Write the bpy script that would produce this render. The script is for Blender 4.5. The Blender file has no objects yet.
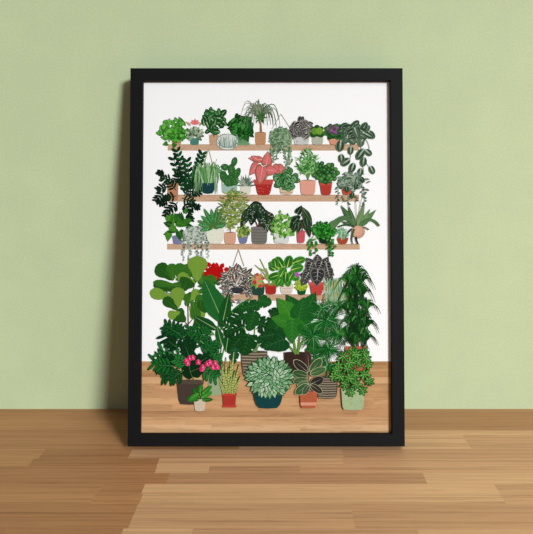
import bpy, bmesh, math, random
from mathutils import Vector, Matrix
sc = bpy.context.scene
C = sc.collection
pi = math.pi
RND = random.Random(7)

# ------------------------------------------------------------------ camera
F = 600.0; PX, PY = 282.0, 267.0
TH = math.atan(107/600.0)                       # downward pitch
T = 0.0469                                      # depth of the frame moulding
H_CAM = 0.5561+0.2045*T; D_CAM = H_CAM/0.4332   # camera height, distance to wall (wall at y=0)
CX = (PX-266.2)/507.7
cam_d = bpy.data.cameras.new('camera'); cam = bpy.data.objects.new('camera', cam_d); C.objects.link(cam)
cam.location = (CX, -D_CAM, H_CAM); cam.rotation_euler = (pi/2-TH, 0, 0)
cam_d.sensor_fit = 'HORIZONTAL'; cam_d.sensor_width = 36; cam_d.lens = F/533*36
cam_d.shift_x = (266.5-PX)/533; cam_d.shift_y = 0
cam_d.clip_start = 0.01
sc.camera = cam
CAM = Vector(cam.location)
def ray(px, py):
    a = (px-PX)/F; b = (PY-py)/F
    return Vector((a, math.cos(TH)+b*math.sin(TH), -math.sin(TH)+b*math.cos(TH)))
def floor_pt(px, py):
    r = ray(px, py); t = -CAM.z/r.z
    p = CAM+r*t; return p.x, p.y

# ------------------------------------------------------------------ materials
def lin(c):
    c /= 255.0
    return c/12.92 if c <= .04045 else ((c+.055)/1.055)**2.4
def rgb(c, k=1.0): return (lin(c[0])*k, lin(c[1])*k, lin(c[2])*k, 1)
def new_mat(name, rough=.6, spec=.3):
    m = bpy.data.materials.new(name); m.use_nodes = True
    b = m.node_tree.nodes['Principled BSDF']
    b.inputs['Roughness'].default_value = rough
    b.inputs['Specular IOR Level'].default_value = spec
    return m, m.node_tree, b
def noise(nt, scale, vec_scale=(1,1,1), detail=4, rough=.6, coord='Object'):
    tc = nt.nodes.new('ShaderNodeTexCoord'); mp = nt.nodes.new('ShaderNodeMapping')
    mp.inputs['Scale'].default_value = vec_scale
    nt.links.new(tc.outputs[coord], mp.inputs['Vector'])
    n = nt.nodes.new('ShaderNodeTexNoise'); n.inputs['Scale'].default_value = scale
    n.inputs['Detail'].default_value = detail; n.inputs['Roughness'].default_value = rough
    nt.links.new(mp.outputs['Vector'], n.inputs['Vector'])
    return n, mp
def ramp(nt, src, stops):
    r = nt.nodes.new('ShaderNodeValToRGB'); e = r.color_ramp.elements
    while len(e) < len(stops): e.new(.5)
    for i, (p, c) in enumerate(stops): e[i].position = p; e[i].color = c
    nt.links.new(src, r.inputs['Fac']); return r
def mixc(nt, a, b, fac, mode='MIX'):
    m = nt.nodes.new('ShaderNodeMix'); m.data_type = 'RGBA'; m.blend_type = mode
    for s, v in ((m.inputs[6], a), (m.inputs[7], b), (m.inputs[0], fac)):
        if hasattr(v, 'node'): nt.links.new(v, s)
        else: s.default_value = v
    return m.outputs[2]
# wall paint
MW, nt, b = new_mat('sage_green_wall_paint', .85, .15)
n, _ = noise(nt, 9, detail=3)
c1 = ramp(nt, n.outputs['Fac'], [(.3, rgb((186,199,160))), (.7, rgb((190,204,163)))])
n2, _ = noise(nt, 260, detail=3)
c2 = ramp(nt, n2.outputs['Fac'], [(.3, (.93,.93,.93,1)), (.7, (1.05,1.05,1.05,1))])
nt.links.new(mixc(nt, c1.outputs[0], c2.outputs[0], 1.0, 'MULTIPLY'), b.inputs['Base Color'])
bp = nt.nodes.new('ShaderNodeBump'); bp.inputs['Strength'].default_value = .08; bp.inputs['Distance'].default_value = .001
nt.links.new(n2.outputs['Fac'], bp.inputs['Height']); nt.links.new(bp.outputs[0], b.inputs['Normal'])
# floor wood (per-board colour comes from the face attribute, grain from noise)
def wood(name, vs=(2.2,90,90), attr='board', rough=.5, strength=1.0, spec=.3):
    m, nt, b = new_mat(name, rough, spec)
    at = nt.nodes.new('ShaderNodeAttribute'); at.attribute_name = attr
    n, mp = noise(nt, 1.0, vs, 6, .62)
    off = nt.nodes.new('ShaderNodeVectorMath'); off.operation = 'SCALE'
    nt.links.new(at.outputs['Vector'], off.inputs[0]); off.inputs['Scale'].default_value = 37
    nt.links.new(off.outputs[0], mp.inputs['Location'])
    s = strength
    g = ramp(nt, n.outputs['Fac'], [(.30, (1-.42*s,1-.47*s,1-.52*s,1)), (.5, (1,1,1,1)), (.72, (1+.16*s,1+.17*s,1+.18*s,1))])
    n3, mp3 = noise(nt, 1.0, (vs[0]*7, vs[1]*4, vs[2]*4), 4, .65)
    nt.links.new(off.outputs[0], mp3.inputs['Location'])
    g3 = ramp(nt, n3.outputs['Fac'], [(.30, (1-.24*s,1-.28*s,1-.32*s,1)), (.46, (1,1,1,1)), (.75, (1.05,1.05,1.05,1))])
    c = mixc(nt, at.outputs['Color'], g.outputs[0], 1.0, 'MULTIPLY')
    c = mixc(nt, c, g3.outputs[0], 1.0, 'MULTIPLY')
    nt.links.new(c, b.inputs['Base Color'])
    return m, nt, b, n3
MF, nt, b, n3 = wood('oak_floor_boards', (2.2,150,150), strength=.72)
bp = nt.nodes.new('ShaderNodeBump'); bp.inputs['Strength'].default_value = .12; bp.inputs['Distance'].default_value = .001
nt.links.new(n3.outputs['Fac'], bp.inputs['Height']); nt.links.new(bp.outputs[0], b.inputs['Normal'])
MPF = wood('printed_wood', (5,75,75), rough=.85, strength=.75, spec=.1)[0]
# frame lacquer
MB, nt, b = new_mat('black_satin_lacquer', .62, .12)
n, _ = noise(nt, 60, (1,1,8), 3)
nt.links.new(ramp(nt, n.outputs['Fac'], [(.3, (.004,.004,.0045,1)), (.7, (.0055,.0055,.006,1))]).outputs[0], b.inputs['Base Color'])
MBK, nt, b = new_mat('brown_fibreboard', .9, .1)
n, _ = noise(nt, 300, detail=4)
nt.links.new(ramp(nt, n.outputs['Fac'], [(.3, rgb((95,70,45))), (.7, rgb((130,100,70)))]).outputs[0], b.inputs['Base Color'])
PAPER_K = .92
MPP, nt, b = new_mat('matte_print_paper', .8, .15)
n, _ = noise(nt, 500, detail=2)
nt.links.new(ramp(nt, n.outputs['Fac'], [(.3, (.83,.83,.835,1)), (.7, (.85,.85,.86,1))]).outputs[0], b.inputs['Base Color'])
ink_cache = {}
def ink(c):
    c = tuple(int(max(0, min(255, v))) for v in c)
    if c in ink_cache: return ink_cache[c]
    m, nt, b = new_mat('ink_%02x%02x%02x' % c, .85, .08)
    n, _ = noise(nt, 420, detail=2)
    sat = max(c)-min(c); k_ = PAPER_K*(.74 if c[1] >= max(c) and sat > 18 else .86)
    base = rgb(c, k_)
    lo = tuple(v*.88 for v in base[:3])+(1,); hi = tuple(min(1, v*1.12) for v in base[:3])+(1,)
    nt.links.new(ramp(nt, n.outputs['Fac'], [(.3, lo), (.7, hi)]).outputs[0], b.inputs['Base Color'])
    ink_cache[c] = m; return m

# ------------------------------------------------------------------ setting
def link(name, me, parent=None):
    o = bpy.data.objects.new(name, me); C.objects.link(o); o.parent = parent; return o
def plane_obj(name, quad, mat):
    me = bpy.data.meshes.new(name); me.from_pydata(quad, [], [(0,1,2,3)]); me.materials.append(mat)
    o = link(name, me); o['kind'] = 'structure'; return o
XW = 2.6
def slab(name, x0, x1, y0, y1, z0, z1, mat):
    bm = bmesh.new(); bmesh.ops.create_cube(bm, size=1)
    for v in bm.verts: v.co = Vector(((x0+x1)/2+v.co.x*(x1-x0), (y0+y1)/2+v.co.y*(y1-y0), (z0+z1)/2+v.co.z*(z1-z0)))
    me = bpy.data.meshes.new(name); bm.to_mesh(me); bm.free(); me.materials.append(mat)
    o = link(name, me); o['kind'] = 'structure'; return o
slab('wall_back', -XW, XW, 0, .12, -.05, 2.5, MW)
# floor: boards in rows parallel to the wall
L_, M_, D_, DD = (216,169,125), (205,157,116), (192,144,105), (178,129,88)
def mx(a, b, t=.5): return tuple(a[i]*(1-t)+b[i]*t for i in range(3))
LM, MD = mx(L_, M_), mx(M_, D_)
rows = [
 (409, 420, [(-900, MD), (250, DD)]), (420, 430, [(-900, M_), (260, DD)]),
 (430, 435, [(-900, MD), (240, L_)]), (435, 449, [(-900, M_), (240, L_), (467, M_)]),
 (449, 458.5, [(-900, LM), (37+5, D_), (130, M_), (343, MD)]),
 (458.5, 466, [(-900, LM), (31, D_), (158, L_), (343, M_)]),
 (466, 473, [(-900, MD), (156, L_), (209, MD), (300, M_), (640, L_)]),
 (473, 484, [(-900, MD), (168, D_), (425, L_)]),
 (484, 494, [(-900, M_), (101, MD), (143, L_), (497, M_)]),
 (494, 504, [(-900, LM), (93, M_), (141, L_), (503, M_)]),
 (504, 528.5, [(-900, MD), (133, M_), (353, MD), (620, L_)]),
 (528.5, 545, [(-900, D_), (120, L_), (191, MD), (420, LM)]),
 (545, 575, [(-900, M_), (60, LM), (380, D_)]), (575, 610, [(-900, D_), (200, M_), (500, LM)]),
]
verts, faces, cols = [], [], []
LEFT_TINT = (.80, .69, .57)                            # boards left of the frame are tinted darker and redder
def board(x0, x1, y0, y1, c):
    i = len(verts); verts.extend([(x0,y0,0),(x1,y0,0),(x1,y1,0),(x0,y1,0)]); faces.append((i,i+1,i+2,i+3))
    k = RND.uniform(.97, 1.03); q = LEFT_TINT if (x0+x1)/2 < -.18 else (1,1,1)
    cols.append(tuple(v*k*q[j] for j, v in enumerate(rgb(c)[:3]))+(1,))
ylast = 0
for v0, v1, seg in rows:
    ya = 0 if v0 == 409 else floor_pt(266, v0)[1]
    yb = floor_pt(266, v1)[1]; vm = (v0+v1)/2
    xs = [-XW]+[floor_pt(s[0], vm)[0] for s in seg[1:]]+[XW]
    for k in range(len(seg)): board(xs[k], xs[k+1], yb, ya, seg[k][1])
    ylast = yb
while ylast > -2.6:
    yb = ylast-.055; x = -XW
    while x < XW:
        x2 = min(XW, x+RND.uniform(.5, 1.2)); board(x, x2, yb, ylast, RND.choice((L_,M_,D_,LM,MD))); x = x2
    ylast = yb
nv = len(verts)
verts += [(-XW,ylast,-.04),(XW,ylast,-.04),(XW,0,-.04),(-XW,0,-.04)]
faces.append((nv+3,nv+2,nv+1,nv)); cols.append(rgb(M_))
me = bpy.data.meshes.new('floor'); me.from_pydata(verts, [], faces)
ca = me.color_attributes.new('board', 'FLOAT_COLOR', 'CORNER')
for p in me.polygons:
    for li in p.loop_indices: ca.data[li].color = cols[p.index]
me.materials.append(MF)
fl = link('floor', me); fl['kind'] = 'structure'

# ------------------------------------------------------------------ the framed print
def unproj(px, py, depth):
    r = ray(px, py); return CAM+r*depth
FB = unproj(266.0, 446.3, .546/277.2*F); FT = unproj(266.0, 67.7, .546/272.1*F)
up = (FT-FB); HF = up.length; LEAN = math.atan2(up.y, up.z); UP = Vector((0, math.sin(LEAN), math.cos(LEAN)))
BACK = Vector((0, math.cos(LEAN), -math.sin(LEAN)))
WF = .5465; BRD = .0250; REC = .009
root = bpy.data.objects.new('framed_print', None); C.objects.link(root)
# origin of the thing: middle of its lower back edge, which stands on the floor
O = Vector((0, FB.y, FB.z))+BACK*T; O.z = 0.0003
root.location = O; root.rotation_euler = (-LEAN, 0, 0); root.empty_display_size = .1
root['label'] = 'tall black framed print of potted plants on shelves, leaning on green wall'
root['category'] = 'picture frame'
# local axes: x right, y towards the wall, z up the frame; front face is y=-T, back y=0
bm = bmesh.new()
hw = WF/2
def ring(a, y, b_=None):
    return [bm.verts.new(p) for p in ((-hw+a,y,a),(hw-a,y,a),(hw-a,y,HF-a),(-hw+a,y,HF-a))]
bv = .0009
prof = [ring(bv, 0), ring(0, -bv), ring(0, -T+bv), ring(bv, -T), ring(BRD-bv, -T), ring(BRD, -T+bv), ring(BRD, -T+REC+.002), ring(BRD-.006, -T+REC+.002), ring(BRD-.006, -T+REC+.008), ring(BRD-.006,0)]
for k in range(len(prof)):
    a, b2 = prof[k], prof[(k+1) % len(prof)]
    for j in range(4): bm.faces.new((a[j], a[(j+1)%4], b2[(j+1)%4], b2[j]))
bmesh.ops.recalc_face_normals(bm, faces=bm.faces)
me = bpy.data.meshes.new('frame_moulding'); bm.to_mesh(me); bm.free(); me.materials.append(MB)
fm = link('frame_moulding', me, root)
PY0 = -T+REC                                   # plane of the paper
def lbox(name, x0,x1,y0,y1,z0,z1, mat, parent):
    v = [(x,y,z) for x in (x0,x1) for y in (y0,y1) for z in (z0,z1)]
    f = [(0,1,3,2),(4,6,7,5),(0,4,5,1),(2,3,7,6),(0,2,6,4),(1,5,7,3)]
    me = bpy.data.meshes.new(name); me.from_pydata(v, [], f); me.materials.append(mat)
    return link(name, me, parent)
i_ = BRD-.0055
paper = lbox('print', -hw+i_, hw-i_, PY0+.0012, PY0+.0018, i_, HF-i_, MPP, root)
lbox('backing_board', -hw+i_, hw-i_, PY0+.0018, PY0+.0048, i_, HF-i_, MBK, root)
PPL = PY0+.0012                                 # front face of paper
Minv = (Matrix.Translation(O) @ Matrix.Rotation(-LEAN, 4, 'X')).inverted()
Cl = Minv @ CAM
# linear map from the photograph's pixels to places on the flat paper (measured at its four corners)
def on_paper(px, py):
    d = Minv.to_3x3() @ ray(px, py); t = (PPL-Cl.y)/d.y
    p = Cl+d*t; return p.x, p.z
XL, XR, ZB, ZT = -hw+i_, hw-i_, i_, HF-i_

class Art:
    lift = 0
    def __init__(s, name, label=None):
        s.name = name; s.label = label; s.polys = []
    def poly(s, pts, c): s.polys.append((pts, c))
    def leaf(s, x, y, a, l, w, c, vein=None, edge=None, kind='lance', vw=.35, em=.82):
        """leaf rooted at x,y pointing a degrees (0 right, 90 up)"""
        if edge: s.leaf(x, y, a, l, w, edge, kind=kind)
        ca, sa = math.cos(math.radians(a)), -math.sin(math.radians(a))
        pr = {'lance': [(0,.06),(.12,.5),(.3,.92),(.48,1),(.68,.78),(.86,.4),(1,0)],
              'oval': [(0,.15),(.1,.6),(.28,.93),(.5,1),(.72,.93),(.9,.6),(1,.1)],
              'heart': [(.1,.0),(0,.45),(.06,.85),(.24,1),(.45,.9),(.68,.6),(.88,.22),(1,0)],
              'spear': [(0,.05),(.2,.75),(.35,1),(.6,.8),(.85,.3),(1,0)],
              'fiddle': [(0,.1),(.15,.42),(.35,.55),(.55,.9),(.75,1),(.9,.78),(1,.25)],
              'strap': [(0,.5),(.3,1),(.6,.85),(.85,.5),(1,0)]}[kind]
        m = em if edge else 1
        P = []
        def at(t, o):
            if edge: t = .5+(t-.5)*(1-(1-em)*.7)
            return (x+ca*t*l+sa*o, y+sa*t*l-ca*o)
        for t, k in pr: P.append(at(t, k*w/2*m))
        for t, k in reversed(pr): 
            if k > 0: P.append(at(t, -k*w/2*m))
        s.poly(P, c)
        if vein:
            P = [(x+ca*.05*l+sa*vw, y+sa*.05*l-ca*vw), (x+ca*.9*l, y+sa*.9*l), (x+ca*.05*l-sa*vw, y+sa*.05*l+ca*vw)]
            s.poly(P, vein)
    def stroke(s, pts, w0, w1, c, n=8):
        """tapering line through 2, 3 or more points (3 = quadratic bend)"""
        if len(pts) == 3:
            a, b, d = pts
            pts = [((1-t)**2*a[0]+2*t*(1-t)*b[0]+t*t*d[0], (1-t)**2*a[1]+2*t*(1-t)*b[1]+t*t*d[1]) for t in [i/n for i in range(n+1)]]
        A, B = [], []
        for i, p in enumerate(pts):
            q = pts[min(i+1, len(pts)-1)]; r = pts[max(i-1, 0)]
            dx, dy = q[0]-r[0], q[1]-r[1]; L = math.hypot(dx, dy) or 1
            w = (w0+(w1-w0)*i/(len(pts)-1))/2
            A.append((p[0]-dy/L*w, p[1]+dx/L*w)); B.append((p[0]+dy/L*w, p[1]-dx/L*w))
        s.poly(A+B[::-1], c)
    def disc(s, x, y, rx, ry, c, n=14, a=0):
        ca, sa = math.cos(math.radians(a)), -math.sin(math.radians(a))
        s.poly([(x+ca*rx*math.cos(t)-sa*ry*math.sin(t), y+sa*rx*math.cos(t)+ca*ry*math.sin(t)) for t in [2*pi*i/n for i in range(n)]], c)
    def pot(s, x0, x1, y0, y1, c, taper=.15, rim=0, rimc=None, saucer=None, belly=0, soil=True):
        w = x1-x0; cx = (x0+x1)/2
        if soil: s.disc(cx, y0+.3, w*.46, .9, (60,45,38))
        n = 6; L = []
        for i in range(n+1):
            t = i/n; hwid = w/2*(1-taper*t)+belly*math.sin(pi*t)*w*.5
            if t > .85: hwid -= (t-.85)*w*.35
            L.append((hwid, y0+(y1-y0)*t))
        s.poly([(cx-h, y) for h, y in L]+[(cx, y1+.6)]+[(cx+h, y) for h, y in reversed(L)], c)
        if rim:
            s.poly([(x0-.5,y0),(x1+.5,y0),(x1+.2,y0+rim),(x0-.2,y0+rim)], rimc or mx(c,(255,255,255),.2))
        if saucer: s.poly([(x0-.6,y1-1),(x1+.6,y1-1),(x1-.6,y1+1.2),(x0+.6,y1+1.2)], saucer)
    def bands(s, x0, x1, y0, y1, n, c, th=.5, taper=.15):
        cx = (x0+x1)/2; w = x1-x0
        for i in range(n):
            t = (i+.5)/n; y = y0+(y1-y0)*t; h = w/2*(1-taper*t)-.3
            s.poly([(cx-h,y-th),(cx,y-th+.5),(cx+h,y-th),(cx+h,y+th),(cx,y+th+.5),(cx-h,y+th)], c)
    def clump(s, cx, cy, rx, ry, n, l, w, pal, seed, kind='lance', vein=None, edge=None, out=.7, bias=0, jit=.25, vw=.3, em=.82):
        """n leaves over an ellipse, rim first, leaning outwards"""
        R = random.Random(seed); items = []
        for i in range(n):
            r = math.sqrt((i+.5)/n); t = i*2.39996+R.uniform(-.3,.3)
            items.append((r, t))
        items.sort(key=lambda q: -q[0])
        for r, t in items:
            x = cx+rx*r*math.cos(t)*.86; y = cy-ry*r*math.sin(t)*.86
            oa = math.degrees(math.atan2(ry*math.sin(t), rx*math.cos(t)))
            ran = R.uniform(0, 360)
            d = (ran-oa+180) % 360-180
            a = oa+d*(1-out*min(1, r+.25))
            a += bias*math.cos(math.radians(a))
            k = R.uniform(1-jit, 1+jit)
            ll, ww = l*k, w*k
            bx = x-math.cos(math.radians(a))*ll*.5; by = y+math.sin(math.radians(a))*ll*.5
            s.leaf(bx, by, a, ll, ww, R.choice(pal), vein=R.choice(vein) if isinstance(vein, list) else vein, edge=R.choice(edge) if isinstance(edge, list) else edge, kind=kind, vw=vw, em=em)
    def under(s, cx, cy, rx, ry, c, seed=1, n=22, j=.18):
        """irregular dense heart of a bush"""
        R = random.Random(seed)
        s.poly([(cx+rx*(1+R.uniform(-j,j))*math.cos(2*pi*i/n), cy-ry*(1+R.uniform(-j,j))*math.sin(2*pi*i/n)) for i in range(n)], c)
    def build(s, base=None):
        P0 = Art.lift if base is None else base
        mats, idx = [], {}; vv, ff, mi = [], [], []
        step = 1.3e-6
        for k, (pts, c) in enumerate(s.polys):
            c = tuple(int(v) for v in c)
            if c not in idx: idx[c] = len(mats); mats.append(ink(c))
            i = len(vv); y = PPL-P0-1e-5-k*step
            for p in pts:
                X, Z = on_paper(*p)
                vv.append((min(max(X, XL), XR), y, min(max(Z, ZB), ZT)))
            f = tuple(range(i, i+len(pts)))
            a = sum((vv[f[j]][0]*vv[f[(j+1)%len(f)]][2]-vv[f[(j+1)%len(f)]][0]*vv[f[j]][2]) for j in range(len(f)))
            ff.append(f if a > 0 else f[::-1]); mi.append(idx[c])
        me = bpy.data.meshes.new(s.name); me.from_pydata(vv, [], ff)
        for m in mats: me.materials.append(m)
        for p, m in zip(me.polygons, mi): p.material_index = m
        o = link(s.name, me, paper)
        if s.label: o['label'] = s.label
        s.top = P0+1e-5+len(s.polys)*step
        return o
G = {}
def rnd_shift(x): return x

# printed wooden floor of the artwork
def printed_boards():
    R = random.Random(3)
    vv, ff, cc = [], [], []
    ys = [361.3, 366, 371, 377, 383.5, 390.5, 398, 404.5, 411, 417, 425, 431, 440]
    tones = [(196,146,100),(203,155,110),(190,141,98),(212,166,122),(205,156,112),(196,148,106),(208,160,116),(200,152,110),(193,145,104),(212,164,120),(222,176,134),(205,158,114)]
    for r in range(len(ys)-1):
        x = 120
        while x < 410:
            x2 = x+R.uniform(35, 95)
            X = [on_paper(px, py) for px, py in ((x,ys[r+1]),(x2,ys[r+1]),(x2,ys[r]),(x,ys[r]))]
            i = len(vv)
            x_a, x_b = max(X[0][0],XL), min(X[1][0],XR)
            if x_b > x_a:
                for xx, zz in ((x_a,X[0][1]),(x_b,X[0][1]),(x_b,X[3][1]),(x_a,X[3][1])):
                    vv.append((xx, PPL-8e-6, max(ZB, zz)))
                ff.append((i,i+1,i+2,i+3)); k = R.uniform(.93,1.07)
                cc.append(tuple(v*k*PAPER_K*q for v, q in zip(rgb(tones[r])[:3], (.85,.87,.85)))+(1,))
            x = x2
    me = bpy.data.meshes.new('printed_floor'); me.from_pydata(vv, [], ff)
    ca = me.color_attributes.new('board', 'FLOAT_COLOR', 'CORNER')
    for p in me.polygons:
        for li in p.loop_indices: ca.data[li].color = cc[p.index]
    me.materials.append(MPF); o = link('printed_floor', me, paper); o['label'] = 'printed floor of light brown boards'
printed_boards()

A_all = []
def art(name, label): a = Art(name, label); A_all.append(a); return a
def shelf(x0, x1, y0, y1, seed, which):
    a = art('printed_shelf', which); R = random.Random(seed)
    a.poly([(x0,y0),(x1,y0),(x1,y1),(x0,y1)], (206,170,140))
    a.poly([(x0,y0),(x1,y0),(x1,y0+.7),(x0,y0+.7)], (186,150,122))
    for i in range(26):
        x = R.uniform(x0, x1-22); y = R.uniform(y0+.8, y1-.7); l = R.uniform(6, 22)
        a.poly([(x,y),(x+l,y-.1),(x+l,y+.35),(x,y+.45)], R.choice([(198,160,130),(214,180,150),(194,156,126)]))
shelf(167.7, 359, 144.3, 150.6, 1, 'topmost of the four printed plank shelves')
shelf(167.5, 359, 194.7, 201.6, 2, 'second printed plank shelf from the top')
shelf(167, 359.7, 243.8, 249.6, 3, 'third printed plank shelf from the top')
shelf(170, 341, 294.3, 300.7, 4, 'lowest printed plank shelf behind the floor plants')
N_SHELF = 4

g1, g2, g3, g4 = (30,88,30), (52,122,38), (84,156,56), (18,66,26)
# ================= row 1
a = art('printed_pothos', 'bright green heart-leaved plant at left end of top shelf')
a.pot(171,182,134,144.5,(196,150,115)); a.under(175,133,9,7,(40,104,26),5)
a.clump(174,130.5,18,13.5,40,7,5.2,[(84,176,56),(60,146,40),(110,196,78)],11,'heart',edge=(24,76,16),vein=(140,206,104),out=.35,vw=.2)
a.leaf(168,143,200,6,5,(62,140,40),kind='heart'); a.leaf(175,143,250,6,5,(48,122,34),kind='heart')
a = art('printed_bromeliad', 'printed pink-centred plant in a small teal pot on top shelf')
a.pot(190,199,138,144.6,(82,142,130),taper=.05,soil=False)
for i, an in enumerate([200,-15,170,10,150,30,225,-45,125,60,100,80]):
    l = 9.5 if i < 8 else 8; a.leaf(195,134,an,l,3.4,[(150,178,148),(88,118,90),(200,210,180)][i%3],vein=(215,220,200),kind='oval')
a.clump(195,133,6,5,14,5,2.6,[(66,92,66),(120,150,120),(170,185,155)],4)
for an in (20,50,90,130,160): a.leaf(195,124,an,5.4,3,(226,128,128),vein=(240,180,170))
a.disc(195,122.5,2.4,2.6,(232,118,122)); a.leaf(191,126,140,7,2.6,(190,170,140)); a.leaf(199,126,50,6,2.2,(150,160,130))
a = art('printed_calathea', 'printed dark-leaved plant with pale leaf centres on top shelf')
a.pot(209,219,135,144.4,(200,162,128),taper=.08)
for p in ((212,116),(207,126),(219,131),(223,128),(215,124)): a.stroke([(214,137),(214,128),p],.8,.5,(40,80,40))
a.clump(214,121,13,14,30,8.6,5,[(34,100,40),(26,84,32),(52,124,56)],21,'oval',edge=(12,52,18),vein=[(196,216,180),(150,188,140)],out=.4,vw=.6)
a = art('printed_glass_terrarium', 'printed glass bowl of pale grassy plants on top shelf')
a.disc(227.5,142,11.6,8.2,(150,170,158),24); a.disc(227.5,142,11,7.6,(224,228,224),24); R = random.Random(9)
for i in range(34):
    x = R.uniform(219,236); a.stroke([(x,148),(x+R.uniform(-2,2),141),(x+(x-227.5)*.3,R.uniform(133,141))],.9,.3,R.choice([(150,175,160),(186,200,186),(118,148,132),(205,214,200)]),5)
a.stroke([(216.5,142),(227,152.5),(239,142)],.6,.6,(130,150,140)); a.stroke([(216.5,142),(218,135),(224,134)],.5,.5,(150,165,155))
a.stroke([(239,142),(238,135),(231,134)],.5,.5,(150,165,155))
a = art('printed_philodendron', 'printed dark green heart-leaved plant in a green pot on top shelf')
a.pot(237,249.8,134,144,(112,160,112),saucer=(126,172,124)); a.under(241.5,127,9,8,(10,52,16),4)
a.clump(241.5,127,13.5,13,32,8,6.4,[(34,112,38),(22,84,28),(60,148,56)],31,'heart',edge=(6,40,10),vein=(90,170,84),out=.3,vw=.25,em=.76)
a.leaf(249.5,134,-35,6,4,(24,88,28),kind='heart')
a = art('printed_ponytail_palm', 'printed palm with drooping thin leaves in a woven pot')
a.pot(255,266,132.5,144.3,(198,150,110),taper=.05); R = random.Random(2)
for i in range(5): a.bands(255,266,133.5,144,5,(178,128,92),.22,.05)
a.stroke([(261,133),(260.6,122)],2.6,1.6,(150,112,80))
for i in range(74):
    t = R.uniform(-1,1); reach = t*R.uniform(12,22); topy = R.uniform(84,104)+abs(t)*2
    a.stroke([(260.6,R.uniform(116,123)),(260.6+reach*.8,topy),(260.6+reach,R.uniform(112,130)-(1-abs(t))*6)],1.0,.25,R.choice([(118,142,108),(70,104,64),(150,160,134),(96,110,92),(172,176,158)]),7)
a.clump(260.6,117,4.5,6,22,6,1.2,[(44,92,40),(70,120,56)],8,out=.9)
a = art('printed_string_of_pearls', 'printed grey-green trailing plant hanging over the top shelf')
a.stroke([(281,114),(272,129)],.6,.6,(176,176,166)); a.stroke([(281,114),(290.5,129)],.6,.6,(176,176,166))
a.under(281,138,10.5,10,(120,150,112),3); pal = [(132,166,124),(98,134,98),(176,198,162),(150,180,140),(80,116,84)]
a.clump(280.8,138,14,12.5,250,2.7,1.5,pal,41,'oval',out=.2)
for x, yb in ((271.5,158),(274,163),(276.5,160),(284,156),(286,170),(288.5,172),(290.5,164),(279,154)):
    for k in range(int((yb-146)*1.5)): a.leaf(x+R.uniform(-1,1),146+k/1.5,R.uniform(0,360),2.1,1.2,R.choice(pal),kind='oval')
a = art('printed_rattlesnake_plant', 'printed dark grey striped-leaf plant in a marbled pot')
a.pot(293.5,309.5,137,144.4,(204,206,202),taper=.12)
for k in range(7): a.leaf(R.uniform(295,305),R.uniform(138,143),R.uniform(0,90),2.5,1,(170,172,168))
a.clump(302,129,13,10,34,8.6,4.6,[(58,56,56),(84,80,78),(46,46,48)],43,'oval',vein=(206,200,192),edge=[(150,144,138),(112,112,104)],out=.45,vw=.45,em=.75)
a = art('printed_ball_cactus', 'printed pair of round lime cacti in a striped cream pot')
a.pot(312.3,323,136.8,144.4,(206,210,190),belly=.1,taper=.1); a.bands(312.3,323,137.5,144,4,(160,170,150),.25,.1)
for x, y, r in ((313.8,128.5,2),(321,128,2),(317,127,2.4),(320.6,133,3.2),(313.6,133,3.2)): a.disc(x,y+1,r+.6,r+.6,(36,88,32))
for x, y, r, c in ((314.6,131.4,3.4,(112,164,48)),(319.4,131.2,3.6,(134,180,62))):
    a.disc(x,y,r,r,c)
    for k in (-.5,0,.5): a.stroke([(x+k*r,y-r*.8),(x+k*r*1.7,y),(x+k*r,y+r*.8)],.3,.3,(80,136,40),5)
a = art('printed_african_violet', 'printed round-leaved plant with purple blooms in a pink pot')
a.pot(328.5,342,139,144.5,(218,150,124),taper=.3,rim=1.6,rimc=(226,164,140)); a.under(335,132,9,6,(36,82,36),2)
a.clump(335,132,12,8.2,44,4.6,4,[(40,98,40),(28,76,32),(58,118,54)],51,'oval',vein=(90,140,84),out=.6,vw=.2)
a.clump(333.5,130,7.5,5,26,3.4,2.8,[(96,84,92),(74,66,74),(120,108,114)],52,'oval',out=.3)
for x, y in ((337,128),(332,130.5),(334,132),(336,133)): a.disc(x,y,.9,.9,(196,72,190),8)
a = art('printed_satin_pothos', 'printed silver-striped trailing plant at right end of top shelf')
sp = dict(kind='heart')
for q in ([(350,138),(352,155),(349.5,160)],[(360,140),(361,152),(364,175)],[(362,155),(368,168),(374,172)],[(366,140),(371,148),(368,152)]): a.stroke(q,.6,.4,(104,122,92))
a.clump(354,133,17,11,24,11,6.4,[(60,86,62),(46,70,50),(84,108,84)],61,'oval',vein=(186,200,182),edge=[(120,146,118),(70,98,70)],out=.5,vw=.7)
for x, y, an, l, w in ((341,140,262,12,8.6),(351,146,265,9,6),(364,149,235,13,8),(365,150,-40,8.5,6.2),(368,131,-50,10,6.5),(364,157,262,10,7),(370,166,-65,9,6),(350,159,215,11,7.5),(341,154,275,9,6.6),(361,168,-100,9,6),(354,163,250,10,7),(362,132,-28,13,6)):
    a.leaf(x,y,an,l,w,(52,78,56),edge=(104,134,104),vein=(188,202,184),kind='oval',vw=.8)
    ca, sa = math.cos(math.radians(an)), -math.sin(math.radians(an))
    for s_ in (-1,1): a.stroke([(x+ca*l*.2,y+sa*l*.2),(x+ca*l*.5+sa*w*.28*s_,y+sa*l*.5-ca*w*.28*s_),(x+ca*l*.85,y+sa*l*.85)],.4,.2,(160,182,158),5)
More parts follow.
